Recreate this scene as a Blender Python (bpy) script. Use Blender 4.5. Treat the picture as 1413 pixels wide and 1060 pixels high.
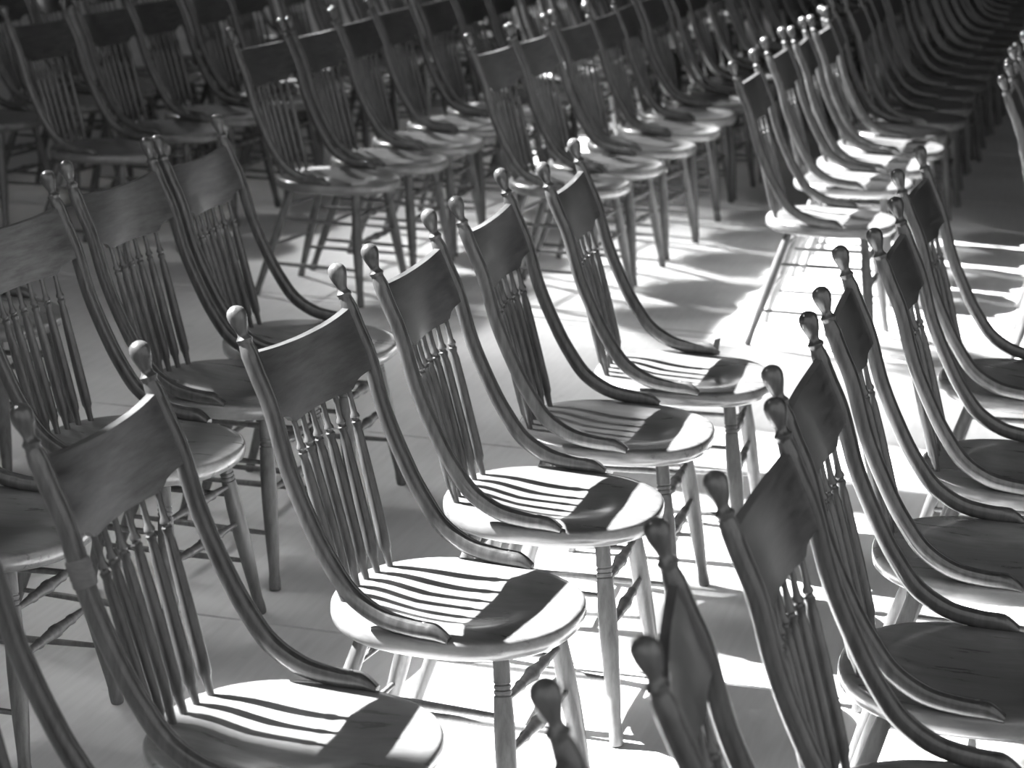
import bpy, bmesh, math, random
from mathutils import Vector, Matrix, noise

# ------------------------------------------------------------------ clean
for o in list(bpy.data.objects):
    bpy.data.objects.remove(o, do_unlink=True)
SC = bpy.context.scene
COL = SC.collection
random.seed(7)

# ------------------------------------------------------------------ camera
cam_data = bpy.data.cameras.new('camera')
cam = bpy.data.objects.new('camera', cam_data)
COL.objects.link(cam)
R_ = (0.96220265, 0.27070136, 0.02977981)
U_ = (-0.0958995, 0.23445088, 0.9673862)
F_ = (-0.25489085, 0.93367744, -0.25154939)
m = Matrix(((R_[0], U_[0], -F_[0], 0), (R_[1], U_[1], -F_[1], 0), (R_[2], U_[2], -F_[2], 1.89772452), (0, 0, 0, 1)))
cam.matrix_world = m
cam_data.sensor_width = 36.0
cam_data.lens = 3166.54 * 36.0 / 1413.0
cam_data.clip_start = 0.05
cam_data.clip_end = 200
cam_data.dof.use_dof = True
cam_data.dof.focus_distance = 4.5
cam_data.dof.aperture_fstop = 5.6
SC.camera = cam

# ------------------------------------------------------------------ world, sun, exposure
w = bpy.data.worlds.new('world'); SC.world = w; w.use_nodes = True
bg = w.node_tree.nodes['Background']
bg.inputs['Color'].default_value = (0.8, 0.8, 0.8, 1)
bg.inputs['Strength'].default_value = 1.25

SUN_DIR = Vector((1.0, -0.035, -1.0)).normalized()
sun_data = bpy.data.lights.new('sun', 'SUN')
sun_data.energy = 62.0
sun_data.angle = math.radians(0.55)
sun = bpy.data.objects.new('sun', sun_data)
sun.rotation_euler = SUN_DIR.to_track_quat('-Z', 'Y').to_euler()
COL.objects.link(sun)

# bright hazy sky around the sun, coming through the same windows
for gd, ge in (((.91, -.03, -1), 2.8), ((.85, -.42, -1), 5.0)):
    glow_data = bpy.data.lights.new('hazy_sky_near_sun', 'SUN')
    glow_data.energy = ge
    glow_data.angle = math.radians(16)
    glow = bpy.data.objects.new('hazy_sky_near_sun', glow_data)
    glow.rotation_euler = Vector(gd).to_track_quat('-Z', 'Y').to_euler()
    COL.objects.link(glow)

SC.view_settings.view_transform = 'Standard'
SC.view_settings.look = 'None'
SC.view_settings.gamma = 1.0
SC.view_settings.use_curve_mapping = False
SC.view_settings.exposure = 0.0

# large soft sky light entering through the high window band of the left wall
def area(name, loc, target, sx, sy, power):
    d = bpy.data.lights.new(name, 'AREA'); d.shape = 'RECTANGLE'; d.size = sx; d.size_y = sy; d.energy = power
    o = bpy.data.objects.new(name, d); o.location = loc
    o.rotation_euler = (Vector(target) - Vector(loc)).to_track_quat('-Z', 'Y').to_euler()
    COL.objects.link(o); return o
WX = -9.0
ar = area('sky_through_side_window', (WX + 0.05, 12.2, 6.35), (-1.0, 8.6, 0), 0.9, 0.9, 72)
ar.data.spread = math.radians(22)


# ------------------------------------------------------------------ materials
def nodes_of(mat):
    mat.use_nodes = True
    nt = mat.node_tree
    return nt, nt.nodes['Principled BSDF']

def wood(name, lo, hi, rough, coat, scale, bump=0.15, worn=0.0):
    mat = bpy.data.materials.new(name); nt, bs = nodes_of(mat)
    N, L = nt.nodes.new, nt.links.new
    tc = N('ShaderNodeTexCoord'); mp = N('ShaderNodeMapping'); mp.inputs['Scale'].default_value = scale
    oi = N('ShaderNodeObjectInfo')
    add = N('ShaderNodeVectorMath'); add.operation = 'ADD'
    sc = N('ShaderNodeVectorMath'); sc.operation = 'SCALE'; sc.inputs['Scale'].default_value = 7.3
    cx = N('ShaderNodeCombineXYZ')
    L(oi.outputs['Random'], cx.inputs[0]); L(oi.outputs['Random'], cx.inputs[1]); L(oi.outputs['Random'], cx.inputs[2])
    L(cx.outputs[0], sc.inputs[0]); L(tc.outputs['Object'], add.inputs[0]); L(sc.outputs[0], add.inputs[1])
    L(add.outputs[0], mp.inputs['Vector'])
    n1 = N('ShaderNodeTexNoise'); n1.inputs['Scale'].default_value = 1.0; n1.inputs['Detail'].default_value = 6.0
    n1.inputs['Roughness'].default_value = 0.65
    L(mp.outputs[0], n1.inputs['Vector'])
    cr = N('ShaderNodeValToRGB')
    cr.color_ramp.elements[0].position = 0.32; cr.color_ramp.elements[0].color = (lo, lo, lo, 1)
    cr.color_ramp.elements[1].position = 0.70; cr.color_ramp.elements[1].color = (hi, hi, hi, 1)
    L(n1.outputs['Fac'], cr.inputs['Fac'])
    col = cr.outputs['Color']
    if worn > 0:
        n2 = N('ShaderNodeTexNoise'); n2.inputs['Scale'].default_value = 9.0; n2.inputs['Detail'].default_value = 5.0
        L(add.outputs[0], n2.inputs['Vector'])
        c2 = N('ShaderNodeValToRGB')
        c2.color_ramp.elements[0].position = 0.50; c2.color_ramp.elements[0].color = (0, 0, 0, 1)
        c2.color_ramp.elements[1].position = 0.72; c2.color_ramp.elements[1].color = (worn, worn, worn, 1)
        L(n2.outputs['Fac'], c2.inputs['Fac'])
        mx = N('ShaderNodeMix'); mx.data_type = 'RGBA'
        L(c2.outputs['Color'], mx.inputs[0]); L(col, mx.inputs[6]); mx.inputs[7].default_value = (hi * 1.5, hi * 1.5, hi * 1.5, 1)
        col = mx.outputs[2]
    mr = N('ShaderNodeMapRange'); mr.inputs['To Min'].default_value = 0.8; mr.inputs['To Max'].default_value = 1.2
    L(oi.outputs['Random'], mr.inputs['Value'])
    mu = N('ShaderNodeVectorMath'); mu.operation = 'SCALE'
    L(col, mu.inputs[0]); L(mr.outputs[0], mu.inputs['Scale'])
    L(mu.outputs[0], bs.inputs['Base Color'])
    rr = N('ShaderNodeMapRange'); rr.inputs['To Min'].default_value = rough - 0.08; rr.inputs['To Max'].default_value = rough + 0.12
    L(n1.outputs['Fac'], rr.inputs['Value']); L(rr.outputs[0], bs.inputs['Roughness'])
    bs.inputs['Coat Weight'].default_value = coat
    bs.inputs['Coat Roughness'].default_value = 0.16
    bp = N('ShaderNodeBump'); bp.inputs['Strength'].default_value = bump; bp.inputs['Distance'].default_value = 0.002
    L(n1.outputs['Fac'], bp.inputs['Height']); L(bp.outputs[0], bs.inputs['Normal'])
    return mat

M_POST = wood('varnished_dark_wood', 0.040, 0.10, 0.30, 0.60, (70, 70, 9))
M_CREST = wood('varnished_crest_wood', 0.038, 0.10, 0.34, 0.45, (60, 10, 75), 0.25)
M_SEAT = wood('worn_seat_wood', 0.11, 0.20, 0.28, 0.60, (5, 38, 38), 0.05, 0.5)
M_LEG = wood('worn_leg_wood', 0.055, 0.13, 0.42, 0.2, (70, 70, 9), 0.15, 0.3)
M_BAND = wood('dull_tape', 0.14, 0.2, 0.7, 0.0, (40, 40, 300), 0.3)

def concrete():
    mat = bpy.data.materials.new('brushed_concrete'); nt, bs = nodes_of(mat)
    N, L = nt.nodes.new, nt.links.new
    tc = N('ShaderNodeTexCoord')
    mp = N('ShaderNodeMapping'); mp.inputs['Scale'].default_value = (60, 5, 5); mp.inputs['Rotation'].default_value = (0, 0, 0.5)
    L(tc.outputs['Object'], mp.inputs['Vector'])
    n1 = N('ShaderNodeTexNoise'); n1.inputs['Scale'].default_value = 1.0; n1.inputs['Detail'].default_value = 5
    L(mp.outputs[0], n1.inputs['Vector'])
    n2 = N('ShaderNodeTexNoise'); n2.inputs['Scale'].default_value = 1.7; n2.inputs['Detail'].default_value = 6
    L(tc.outputs['Object'], n2.inputs['Vector'])
    mx = N('ShaderNodeMath'); mx.operation = 'MULTIPLY_ADD'; mx.inputs[1].default_value = 0.3
    L(n1.outputs['Fac'], mx.inputs[0])
    m2 = N('ShaderNodeMath'); m2.operation = 'MULTIPLY'; m2.inputs[1].default_value = 0.7
    L(n2.outputs['Fac'], m2.inputs[0]); L(m2.outputs[0], mx.inputs[2])
    cr = N('ShaderNodeValToRGB')
    cr.color_ramp.elements[0].position = 0.32; cr.color_ramp.elements[0].color = (0.50, 0.50, 0.50, 1)
    cr.color_ramp.elements[1].position = 0.68; cr.color_ramp.elements[1].color = (0.70, 0.70, 0.70, 1)
    L(mx.outputs[0], cr.inputs['Fac'])
    # small stains
    n3 = N('ShaderNodeTexNoise'); n3.inputs['Scale'].default_value = 7.0; n3.inputs['Detail'].default_value = 2
    L(tc.outputs['Object'], n3.inputs['Vector'])
    c3 = N('ShaderNodeValToRGB')
    c3.color_ramp.elements[0].position = 0.70; c3.color_ramp.elements[0].color = (0, 0, 0, 1)
    c3.color_ramp.elements[1].position = 0.78; c3.color_ramp.elements[1].color = (0.6, 0.6, 0.6, 1)
    L(n3.outputs['Fac'], c3.inputs['Fac'])
    mc = N('ShaderNodeMix'); mc.data_type = 'RGBA'
    L(c3.outputs['Color'], mc.inputs[0]); L(cr.outputs['Color'], mc.inputs[6]); mc.inputs[7].default_value = (0.3, 0.3, 0.3, 1)
    L(mc.outputs[2], bs.inputs['Base Color'])
    bs.inputs['Roughness'].default_value = 0.62
    bp = N('ShaderNodeBump'); bp.inputs['Strength'].default_value = 0.25; bp.inputs['Distance'].default_value = 0.003
    L(n1.outputs['Fac'], bp.inputs['Height']); L(bp.outputs[0], bs.inputs['Normal'])
    return mat

def plain(name, v, rough=0.8, sc=6.0):
    mat = bpy.data.materials.new(name); nt, bs = nodes_of(mat)
    N, L = nt.nodes.new, nt.links.new
    tc = N('ShaderNodeTexCoord'); n1 = N('ShaderNodeTexNoise'); n1.inputs['Scale'].default_value = sc; n1.inputs['Detail'].default_value = 4
    L(tc.outputs['Object'], n1.inputs['Vector'])
    cr = N('ShaderNodeValToRGB')
    cr.color_ramp.elements[0].color = (v * 0.8, v * 0.8, v * 0.8, 1); cr.color_ramp.elements[1].color = (v * 1.2, v * 1.2, v * 1.2, 1)
    L(n1.outputs['Fac'], cr.inputs['Fac']); L(cr.outputs['Color'], bs.inputs['Base Color'])
    bs.inputs['Roughness'].default_value = rough
    return mat
M_FLOOR = concrete()
M_WALL = plain('dark_painted_wall', 0.06)
M_CEIL = plain('dark_ceiling', 0.08)
M_FRAME = plain('window_frame_paint', 0.15, 0.6)
M_SUB = plain('floor_joint_fill', 0.10)

# ------------------------------------------------------------------ mesh helpers
def link(name, me, mat=None, parent=None, smooth=True):
    if mat is not None and not me.materials: me.materials.append(mat)
    o = bpy.data.objects.new(name, me); COL.objects.link(o)
    if parent is not None: o.parent = parent
    return o
def mesh_from(name, vs, fs, mat, smooth=True):
    me = bpy.data.meshes.new(name); me.from_pydata([tuple(v) for v in vs], [], fs)
    bm = bmesh.new(); bm.from_mesh(me); bmesh.ops.recalc_face_normals(bm, faces=bm.faces)
    for f in bm.faces: f.smooth = smooth
    if smooth:
        for e in bm.edges:
            if len(e.link_faces) == 2 and e.calc_face_angle(0) > math.radians(42): e.smooth = False
    bm.to_mesh(me); bm.free()
    me.materials.append(mat); return me
def tube_rings(rings, close=True):
    n = len(rings[0]); vs = [v for r in rings for v in r]; fs = []
    for i in range(len(rings) - 1):
        for j in range(n):
            a = i * n + j; b = i * n + (j + 1) % n
            fs.append((a, b, b + n, a + n))
    if close:
        fs.append(tuple(range(n))[::-1]); fs.append(tuple(range((len(rings) - 1) * n, len(rings) * n)))
    return vs, fs
def lathe(p0, p1, prof, seg=12, flat=1.0, wide_axis=None):
    """prof: list of (t along p0->p1 in 0..1, radius). flat squashes across wide_axis."""
    p0, p1 = Vector(p0), Vector(p1); d = (p1 - p0); T = d.normalized()
    W = Vector(wide_axis) if wide_axis else (Vector((0, 1, 0)) if abs(T.y) < 0.9 else Vector((1, 0, 0)))
    A = (W - T * W.dot(T)).normalized(); B = T.cross(A)
    rings = []
    for it in prof:
        t, r = it[0], it[1]; rb = it[2] if len(it) > 2 else r
        c = p0 + d * t
        rings.append([c + A * (r * math.cos(2 * math.pi * k / seg)) + B * (rb * math.sin(2 * math.pi * k / seg)) for k in range(seg)])
    return tube_rings(rings)
def box(x0, x1, y0, y1, z0, z1):
    vs = [(x, y, z) for x in (x0, x1) for y in (y0, y1) for z in (z0, z1)]
    fs = [(0, 1, 3, 2), (4, 6, 7, 5), (0, 4, 5, 1), (2, 3, 7, 6), (0, 2, 6, 4), (1, 5, 7, 3)]
    return vs, fs
def catmull(P, sub):
    out = []
    for i in range(len(P) - 1):
        a = P[max(i - 1, 0)]; b = P[i]; c = P[i + 1]; d = P[min(i + 2, len(P) - 1)]
        for k in range(sub):
            t = k / sub
            out.append(tuple(0.5 * ((2 * b[j]) + (-a[j] + c[j]) * t + (2 * a[j] - 5 * b[j] + 4 * c[j] - d[j]) * t * t + (-a[j] + 3 * b[j] - 3 * c[j] + d[j]) * t ** 3) for j in range(len(b))))
    out.append(tuple(P[-1])); return out

# ------------------------------------------------------------------ setting
def struct(name, vs, fs, mat, parent=None):
    o = link(name, mesh_from(name, vs, fs, mat, False), None, parent)
    if parent is None: o['kind'] = 'structure'
    return o
YB = 21.0
floor = struct('floor', *box(-9.2, 6, -4, YB + 0.2, -0.30, -0.030), M_SUB)
joints = [-3.6, -1.95, -0.3, 1.35, 3.0, 4.70, 6.33, 7.95, 8.03, 9.68, 11.33, 12.98, 14.63, 16.28, 17.93, 19.58, YB]
rnd = random.Random(3)
for i in range(len(joints) - 1):
    y0, y1 = joints[i] + 0.003, joints[i + 1] - 0.003
    xs = [-9.0, -4.6 + rnd.uniform(-.2, .2), 6.0]
    dz = rnd.uniform(-0.0015, 0.0)
    vs, fs = box(-9.0, 6.0, y0, y1, -0.03, dz)
    # small chamfer on the top edges so the joint catches light
    vs = [(x, (y + (0.003 if y < (y0 + y1) / 2 else -0.003)) if z > -0.02 else y, z) for x, y, z in vs]
    struct('floor_slab', vs, fs, M_FLOOR, floor)

def slab(vs_all, fs_all, b):
    o = len(vs_all); v, f = b; vs_all += v; fs_all += [tuple(i + o for i in q) for q in f]
# left wall with one long band of high windows; sill and head set the limits of the sun patch
q0, q1 = -1.40, 0.02
Z0, Z1 = q0 - WX, q1 - WX
Y0w, Y1w = 3.40, 10.60
vs, fs = [], []
for b in (box(WX - .2, WX, -4, 11.7, 0, Z0), box(WX - .2, WX, 12.7, YB, 0, Z0), box(WX - .2, WX, 11.7, 12.7, 0, 5.85), box(WX - .2, WX, 11.7, 12.7, 6.85, Z0), box(WX - .2, WX, -4, YB, Z1, 9.6), box(WX - .2, WX, -4, Y0w, Z0, Z1), box(WX - .2, WX, Y1w, YB, Z0, Z1)):
    slab(vs, fs, b)
struct('wall_left', vs, fs, M_WALL)
wf = struct('window_1', *box(WX - .14, WX - .04, Y0w, Y1w, Z0 - 0.06, Z0 + 0.01), M_FRAME)
struct('window_frame', *box(WX - .14, WX - .04, Y0w, Y1w, Z1 - 0.01, Z1 + 0.06), M_FRAME, wf)
MUL = (Y0w, 5.15, 5.60, 6.34, 6.62, 7.05, 8.14, Y1w)
for yy in MUL:
    struct('window_mullion', *box(WX - .14, WX - .04, yy - .03, yy + .03, Z0, Z1), M_FRAME, wf)
def glass(name, t, gl):
    mat = bpy.data.materials.new(name); mat.use_nodes = True; nt = mat.node_tree; nt.nodes.clear()
    N, L = nt.nodes.new, nt.links.new
    out = N('ShaderNodeOutputMaterial'); mx = N('ShaderNodeMixShader'); tr = N('ShaderNodeBsdfTransparent'); g = N('ShaderNodeBsdfDiffuse')
    tr.inputs[0].default_value = (t, t, t, 1); g.inputs[0].default_value = (.3, .3, .3, 1); mx.inputs[0].default_value = gl
    L(tr.outputs[0], mx.inputs[1]); L(g.outputs[0], mx.inputs[2]); L(mx.outputs[0], out.inputs[0]); return mat
M_GLASS = glass('clear_glass', .97, .03); M_SEAT_SHADE = glass('seat_shading_glass', .36, .25); M_AISLE_SHADE = glass('aisle_shading_glass', .26, .25)  # last two are invented panes that only cut down the sun
for a, b in zip(MUL[:-1], MUL[1:]):
    if 7 < a < 8:
        struct('window_pane', *box(WX - .10, WX - .092, a + .03, b - .03, Z0, Z1), M_AISLE_SHADE, wf)  # added pane, dims the sunlight on the aisle floor
    elif 6.3 < a < 6.4:
        struct('window_pier', *box(WX - .16, WX - .02, a, b, Z0, Z1), M_FRAME, wf)
    elif b - a != MUL[2] - MUL[1]:
        struct('window_pane', *box(WX - .10, WX - .092, a + .03, b - .03, Z0, Z1), M_GLASS, wf)
    else:
        zt = -.52 - WX; zb = -.98 - WX
        struct('window_pane', *box(WX - .10, WX - .092, a + .03, b - .03, Z0, zb), M_GLASS, wf)
        struct('window_pane', *box(WX - .10, WX - .092, a + .03, b - .03, zb, zt), M_SEAT_SHADE, wf)  # added pane, puts one centre row seat in partial shade
        struct('window_pane', *box(WX - .10, WX - .092, a + .03, b - .03, zt, Z1), M_GLASS, wf)
# unseen right wall past the open side, added to darken the far rows
struct('shade_wall_right', *box(5.8, 6.0, 6.5, YB, 0, 9.6), M_WALL)
# back wall with a row of low windows (they give the highlights on the far seats)
vs, fs = [], []
wins = [(-8.3 + 1.9 * i, -8.3 + 1.9 * i + 0.8) for i in range(3)]
ZB0, ZB1 = 2.2, 3.5
slab(vs, fs, box(-9, 6, YB, YB + .2, 0, ZB0)); slab(vs, fs, box(-9, 6, YB, YB + .2, ZB1, 9.6))
px = -9
for a, b in wins:
    slab(vs, fs, box(px, a, YB, YB + .2, ZB0, ZB1)); px = b
slab(vs, fs, box(px, 6, YB, YB + .2, ZB0, ZB1))
struct('wall_back', vs, fs, M_WALL)
for i, (a, b) in enumerate(wins):
    o = struct('window_%d' % (i + 2), *box(a, b, YB + .05, YB + .11, ZB0, ZB0 + .05), M_FRAME)
    struct('window_mullion', *box((a + b) / 2 - .02, (a + b) / 2 + .02, YB + .05, YB + .11, ZB0, ZB1), M_FRAME, o)
for a, b in wins:
    area('sky_through_back_window', ((a + b) / 2, YB + .02, (ZB0 + ZB1) / 2), ((a + b) / 2 + .5, 8, 0.4), b - a, ZB1 - ZB0, 12)
struct('ceiling', *box(-9.2, 6, -4, YB + .2, 9.6, 9.8), M_CEIL)

# ------------------------------------------------------------------ chair meshes
PATH = [(-.3165, .940), (-.292, .886), (-.265, .828), (-.230, .720), (-.182, .618), (-.146, .558), (-.106, .508), (-.050, .475), (.008, .4640), (.052, .4625), (.082, .4600)]
PW = .215   # half distance between the two posts
def post_mesh(side):
    P = catmull(PATH, 5); n = len(P); rings = []
    prof = []
    hy, hn = .0155, .0146
    # rounded section with a shallow groove on the front face
    sec = [(-.35, 1.0), (-.16, 1.0), (0, .78), (.16, 1.0), (.35, 1.0), (.8, .80), (1.0, .35), (1.0, -.35), (.8, -.82), (.35, -1.0), (-.35, -1.0), (-.75, -.80), (-1.0, -.35), (-1.0, .35), (-.8, .80)]
    for i, (x, z) in enumerate(P):
        a = P[max(i - 1, 0)]; b = P[min(i + 1, n - 1)]
        T = Vector((b[0] - a[0], 0, b[1] - a[1])).normalized(); Nn = Vector((-T.z, 0, T.x))
        if Nn.x < 0: Nn = -Nn
        if i > n * .5 and Nn.z < 0: Nn = -Nn
        s = 1.0; up = 0
        if i < 2: s = .78 + .11 * i
        bul = 1.0 + .10 * math.exp(-((i - n * .62) / (n * .16)) ** 2)
        kt = 1.0
        tt = (x - .050) / .032
        off = 0
        if tt > 0: kt = 1 - .62 * min(tt, 1) ** 1.4; off = -(1 - kt) * hn
        c = Vector((x, side * (PW - .004 * max(0, 1 - i / (n * .4)) + .0), z)) + Nn * off
        rings.append([c + Nn * (v * hn * s * kt * bul) + Vector((0, u * hy * s * (1 - .25 * max(tt, 0)), 0)) for u, v in sec])
    vs, fs = tube_rings(rings)
    return mesh_from('post', vs, fs, M_POST)
def finial_mesh(side):
    y = side * (PW - .004)
    T = Vector((-.36, 0, 1)).normalized()
    p0 = Vector((-.3150, y, .936)); L_ = .074; p1 = p0 + T * L_
    prof = [(0, .0128), (.10, .0128), (.13, .0145), (.17, .0148), (.21, .0125), (.26, .0098), (.32, .0094), (.42, .0118), (.52, .0144), (.62, .0166), (.72, .0178), (.80, .0178), (.88, .0158), (.94, .0120), (.98, .0070), (1.0, .0015)]
    return mesh_from('finial', *lathe(p0, p1, prof, 16), M_POST)
BOWS = {.012: (.012, -.032), .001: (.002, -.030), -.008: (-.008, -.030), -.022: (-.022, -.032)}
def crest_mesh(BOW):
    BT, BB = BOWS[BOW]
    ny = 28; th = .0085; W = .203
    fr = []
    for i in range(ny + 1):
        y = -W + 2 * W * i / ny
        u = abs(y) / W
        zt = .9225 - .006 * (1 - u * u)
        if u < .60: zb = .782
        elif u < .72: zb = .782 + .016 * ((u - .60) / .12) ** 1.5
        else: zb = .798 + .012 * ((u - .72) / .28) ** .8
        fr.append((y, zt, zb, 1 - (y / W) ** 2))
    nz = 5
    vs = []; 
    def px(z): return -.2475 - (z - .785) * .455
    def bw(z): f = max(0, min(1, (z - .785) / .137)); return BB + (BT - BB) * f
    for (y, zt, zb, sh) in fr:
        loop = []
        for k in range(nz + 1):
            z = zb + (zt - zb) * k / nz
            edge = .0018 if k in (0, nz) else 0
            loop.append((px(z) + bw(z) * sh + th - edge, y, z))
        for k in range(nz, -1, -1):
            z = zb + (zt - zb) * k / nz
            edge = .0018 if k in (0, nz) else 0
            loop.append((px(z) + bw(z) * sh - th + edge, y, z))
        vs.append([Vector(v) for v in loop])
    return mesh_from('crest_rail', *tube_rings(vs), M_CREST)
def spindle_mesh(i, BOW):
    f = (i - 2.5)
    yt = f * .0480; yb = f * .0425
    W = .203
    bow = BOWS[BOW][1] * (1 - (yt / W) ** 2)
    top = Vector((-.2475 + bow + .001, yt, .790))
    bot = Vector((-.166 - .012 * (1 - (f / 2.5) ** 2), yb, .438))
    prof = [(0, .0052), (.045, .0052), (.055, .0050), (.10, .0056), (.135, .0062), (.15, .0090), (.162, .0094), (.170, .0070), (.178, .0070), (.186, .0094), (.198, .0088), (.212, .0072),
            (.25, .0082, .0092), (.40, .0092, .0110), (.60, .0100, .0122), (.78, .0105, .0126), (.86, .0102, .0118), (.885, .0078, .0084), (.93, .0070, .0070), (1.0, .0060, .0060)]
    return mesh_from('spindle', *lathe(top, bot, prof, 10), M_POST)
SA, SL, SB = .246, .216, .228
def outline(th):
    c, s = math.cos(th), math.sin(th)
    e = 2 / 2.35
    X = math.copysign(abs(c) ** e, c) * (SA if c > 0 else SL)
    Y = math.copysign(abs(s) ** e, s) * SB
    if c < 0: Y *= 1 - .10 * c * c
    return X, Y
def seat_mesh():
    seg = 56; T = .450
    def ring(scale, z, inset=0.0, dish=True):
        out = []
        for k in range(seg):
            X, Y = outline(2 * math.pi * k / seg); L_ = math.hypot(X, Y)
            s = scale * (L_ - inset) / L_
            out.append(Vector((X * s, Y * s, z)))
        return out
    def sm(t): t = max(0, min(1, t)); return t * t * (3 - 2 * t)
    rings = [ring(1, .4105, .020), ring(1, .4120, .009), ring(1, .4180, .0025), ring(1, .4280, 0), ring(1, .4410, 0), ring(1, .4470, .0025), ring(1, .4500, .0085)]
    for s in (.90, .82, .74, .66, .56, .44, .30, .15):
        r = ring(s, T)
        for v in r:
            xx = v.x; yy = v.y
            d = .015 * sm((1 - math.hypot((xx - .02) / .175, yy / .165)) * 1.6)
            v.z = T - d
        rings.append(r)
    vs, fs = tube_rings(rings, close=False)
    n0 = (len(rings) - 1) * seg
    vs.append(Vector((0, 0, T - .015))); c = len(vs) - 1
    for k in range(seg): fs.append((n0 + k, n0 + (k + 1) % seg, c))
    fs.append(tuple(range(seg)))
    return mesh_from('seat', vs, fs, M_SEAT)
LEGT = {('f', 1): ((.148, .135, .424), (.214, .215, 0)), ('f', -1): ((.148, -.135, .424), (.214, -.215, 0)),
        ('r', 1): ((-.110, .130, .424), (-.232, .195, 0)), ('r', -1): ((-.110, -.130, .424), (-.232, -.195, 0))}
def leg_at(k, z):
    a, b = map(Vector, LEGT[k]); return b + (a - b) * (z / .424)
def leg_mesh(k):
    a, b = LEGT[k]
    if k[0] == 'f':
        prof = [(0, .0150), (.13, .0158), (.150, .0160), (.153, .0142), (.158, .0142), (.161, .0162), (.172, .0162), (.175, .0144), (.180, .0144), (.183, .0164), (.194, .0165), (.197, .0146), (.202, .0146), (.206, .0168),
                (.35, .0196), (.50, .0196), (.70, .0168), (.86, .0132), (.91, .0128), (.95, .0146), (.99, .0146), (1.0, .0132)]
    else:
        prof = [(0, .0135), (.2, .0155), (.45, .0175), (.7, .0150), (.88, .0120), (.92, .0120), (.96, .0138), (.99, .0138), (1, .0125)]
    return mesh_from('leg', *lathe(a, b, prof, 14), M_LEG)
def stretcher_meshes():
    out = []
    turned = [(0, .0058), (.10, .0062), (.26, .0090), (.28, .0112), (.30, .0112), (.32, .0092), (.42, .0118), (.47, .0122), (.48, .0145), (.52, .0145), (.53, .0122), (.58, .0118), (.68, .0092), (.70, .0112), (.72, .0112), (.74, .0090), (.90, .0062), (1, .0058)]
    plainp = [(0, .0052), (.2, .0066), (.5, .0082), (.8, .0066), (1, .0052)]
    for z in (.325, .232): out.append(('turned_stretcher', leg_at(('f', -1), z), leg_at(('f', 1), z), turned))
    for z in (.340, .190): out.append(('stretcher', leg_at(('r', -1), z), leg_at(('r', 1), z), plainp))
    for s in (-1, 1):
        for z in (.292, .125): out.append(('stretcher', leg_at(('r', s), z), leg_at(('f', s), z + .008), plainp))
    return [(n, mesh_from(n, *lathe(a, b, p, 10), M_LEG)) for n, a, b, p in out]
def plug_mesh(side):
    return mesh_from('wooden_plug', *lathe((.034, side * PW, .4700), (.034, side * PW, .4785), [(0, .0045), (.9, .0045), (1, .0035)], 8), M_LEG)

POSTS = {s: post_mesh(s) for s in (-1, 1)}
FIN = {s: finial_mesh(s) for s in (-1, 1)}
PLUG = {s: plug_mesh(s) for s in (-1, 1)}
SEAT = seat_mesh()
CREST = {b: crest_mesh(b) for b in (.012, .001, -.008, -.022)}
SPIN = {b: [spindle_mesh(i, b) for i in range(6)] for b in CREST}
LEGS = {k: leg_mesh(k) for k in LEGT}
STR = stretcher_meshes()

def make_chair():
    root = bpy.data.objects.new('spindle_back_chair', None); COL.objects.link(root)
    root.empty_display_size = 0.1; root['category'] = 'chair'
    link('seat', SEAT, None, root)
    for s in (-1, 1):
        pst = link('post', POSTS[s], None, root)
        link('finial', FIN[s], None, pst)
        link('wooden_plug', PLUG[s], None, pst)
    link('crest_rail', CREST[.001], None, root)
    for me in SPIN[.001]: link('spindle', me, None, root)
    for k in LEGT: link('leg', LEGS[k], None, root)
    for n, me in STR: link(n, me, None, root)
    return root
def copy_tree(o, parent=None):
    c = o.copy(); COL.objects.link(c)
    if parent is not None: c.parent = parent
    kids = [copy_tree(ch, c) for ch in CH[o.name]]
    if parent is None: CHM[c.name] = kids
    return c
CHM = {}
PROTO = make_chair()
CH = {}
def reg(o):
    CH[o.name] = list(o.children)
    for ch in o.children: reg(ch)
reg(PROTO)
first = [True]
def chair(x, y, deg, label, group, bow=.001):
    if first[0]: o = PROTO; first[0] = False
    else: o = copy_tree(PROTO)
    o.location = (x, y, 0.0005); o.rotation_euler = (0, 0, math.radians(deg))
    si = 0
    for c in CHM.get(o.name) or o.children:
        if c.name.startswith('crest_rail'): c.data = CREST[bow]
        if c.name.startswith('spindle') and c.parent == o: c.data = SPIN[bow][si]; si += 1
    o['label'] = label; o['group'] = group; o['category'] = 'chair'
    return o

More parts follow.
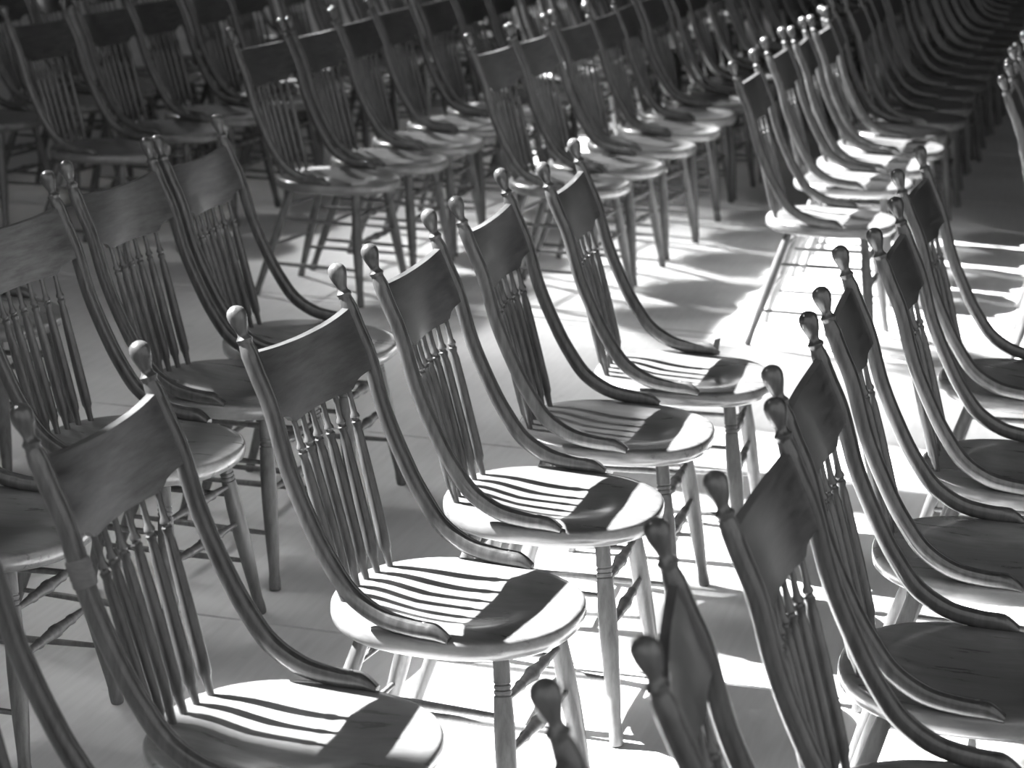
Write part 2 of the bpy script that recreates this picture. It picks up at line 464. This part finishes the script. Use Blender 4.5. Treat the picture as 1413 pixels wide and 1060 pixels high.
# ------------------------------------------------------------------ chairs in front of the aisle
GA = 'chairs of the sunlit centre row'
GB = 'chairs of the right hand row seen past their backs'
GZ = 'chairs of the shaded left row'
near = [
 (-1.195, 2.50, 3.0, 'wooden chair cut off at bottom left corner, only its dark far post showing', GA),
 (-1.208, 3.140, 0.8, 'wooden chair at lower left with a repair band on its near post', GA),
 (-1.149, 3.831, -4.6, 'large foreground chair with sharp spindle shadow stripes across its seat', GA),
 (-1.142, 4.493, 1.4, 'wooden chair with a blazing white seat, just behind the large foreground chair', GA),
 (-1.149, 5.100, 2.1, 'wooden chair with a mostly grey shaded seat between two white-seated ones', GA),
 (-1.102, 5.666, 3.8, 'centre row chair nearest the aisle, chipped arm tip and sunlit front edge', GA),
 (-2.185, 3.93, 1.0, 'shaded wooden chair at the left edge, only its seat front and turned stretchers showing', GZ),
 (-2.123, 4.558, -4.2, 'shaded wooden chair with a pale scuff on its crest rail at left', GZ),
 (-2.125, 5.138, -2.2, 'shaded wooden chair with a bright sheen on the left of its crest rail', GZ),
 (-2.116, 5.632, 1.6, 'shaded left row chair nearest the aisle, its far arm sweeping over bare floor', GZ),
 (-0.195, 1.97, 4.0, 'blurred chair at the bottom edge, one finial and corner of crest showing', GB),
 (-0.181, 2.582, 10.5, 'blurred dark chair turned edge-on at bottom right, both finials one above the other', GB),
 (-0.177, 3.164, -1.6, 'dark backlit chair with a large curved crest rail at lower right', GB),
 (-0.211, 3.800, 0.6, 'dark backlit chair whose shaded seat fills the lower right edge', GB),
 (-0.234, 4.459, 3.0, 'dark backlit chair with faint spindle stripes on its seat', GB),
 (-0.205, 5.099, 0.4, 'dark backlit chair with a short foreshortened crest rail, second from the aisle end', GB),
 (-0.244, 5.930, -1.6, 'dark backlit chair ending the right row, its far arm before striped floor', GB),
 (-3.08, 5.58, 0.0, 'dark chair of the far left row, seen through the spindles of the scuffed chair', 'chairs of the far left row'),
 (-3.08, 5.00, -2.0, 'dark chair at the left edge, beside the one seen through the spindles', 'chairs of the far left row'),
]
placed = []
for i, a in enumerate(near):
    bow = .001 if i in (3, 4, 5) else .012 if a[4] in (GA, GZ) else -.008 if a[4] == GB else -.022
    placed.append(chair(*a, bow))
# repair band on the near post of the foreground chair
A1 = placed[1]
def band():
    P = [(-.2355, .737), (-.2495, .778)]
    c0 = Vector((P[0][0] - .0, -PW + .002, P[0][1])); c1 = Vector((P[1][0], -PW + .002, P[1][1]))
    return mesh_from('repair_band', *lathe(c0, c1, [(0, .0180), (.06, .0192), (.30, .0186), (.34, .0195), (.62, .0188), (.66, .0196), (.94, .0192), (1, .0178)], 16), M_BAND)
near_post = [c for c in CHM[A1.name] if c.name.startswith('post')][0]
b_ = link('repair_band', band(), None, near_post); b_['label'] = 'dull grey tape wound round the post'
# chip standing up on the far arm tip of the aisle-end chair
A5 = placed[5]
fp = [c for c in CHM[A5.name] if c.name.startswith('post')][1]
vs, fs = box(.062, .078, PW - .004, PW + .010, .462, .496)
vs = [(x + (.004 if z > .48 else 0), y, z - (.006 if (z > .48 and x < .07) else 0)) for x, y, z in vs]
link('wood_splinter', mesh_from('wood_splinter', vs, fs, M_POST, False), None, fp)

# ------------------------------------------------------------------ chairs beyond the aisle
rr = random.Random(11)
ORD = ['first', 'second', 'third', 'fourth', 'fifth', 'sixth', 'seventh', 'eighth', 'ninth', 'tenth', 'eleventh', 'twelfth', 'thirteenth', 'fourteenth', 'fifteenth', 'sixteenth', 'seventeenth', 'eighteenth', 'nineteenth', 'twentieth']
def far_row(x, ys, degs, step, n, desc, group, bow):
    ys = list(ys)
    while len(ys) < n: ys.append(ys[-1] + step + rr.uniform(-.012, .012))
    for i, y in enumerate(ys[:n]):
        d = degs[i] if i < len(degs) else rr.uniform(-3.5, 3.5)
        xx = x[i] if isinstance(x, (list, tuple)) and i < len(x) else (x[-1] if isinstance(x, (list, tuple)) else x) + rr.uniform(-.025, .025)
        if i > 4: desc_i = desc.replace('in the row of glaring sunlit seats', 'shaded, in the line behind the glaring sunlit seats')
        else: desc_i = desc
        chair(xx, y, d, '%s chair from the aisle, %s' % (ORD[i], desc_i), group, bow)
far_row([-1.061, -1.096, -1.079], [8.09, 8.95, 9.45, 9.96, 10.45, 10.95], [.2, .3, 2.7, 0, 2, -1], .50, 20, 'in the row of glaring sunlit seats', 'chairs of the white-seated row beyond the aisle', -.008)
far_row([-2.115, -2.091, -2.074], [8.44, 8.935, 9.52, 10.05, 10.56], [-4.5, -3.1, -5.4, -2], .52, 17, 'in the half-lit row left of the glaring seats', 'chairs of the half-lit row beyond the aisle', -.008)
far_row([-2.95, -2.92, -2.93], [8.15, 8.67, 9.20, 9.73], [-5.1, -3, 0, -2], .53, 15, 'in the dark row above the left foreground chairs', 'chairs of the dark row beyond the aisle', -.022)
far_row([-4.02], [8.42, 9.02, 9.55], [-6, -4, -5], .55, 11, 'in the darkest row at top left', 'chairs of the top left row beyond the aisle', -.022)
far_row([-4.85], [8.97, 9.6, 10.15], [-4, -3], .58, 7, 'in the row at the extreme left edge', 'chairs of the extreme left row beyond the aisle', -.022)
far_row([-0.15, -.17], [8.16, 8.72, 9.3], [1, 2, 0], .52, 4, 'in the row cut by the right edge', 'chairs cut by the right edge beyond the aisle', -.008)
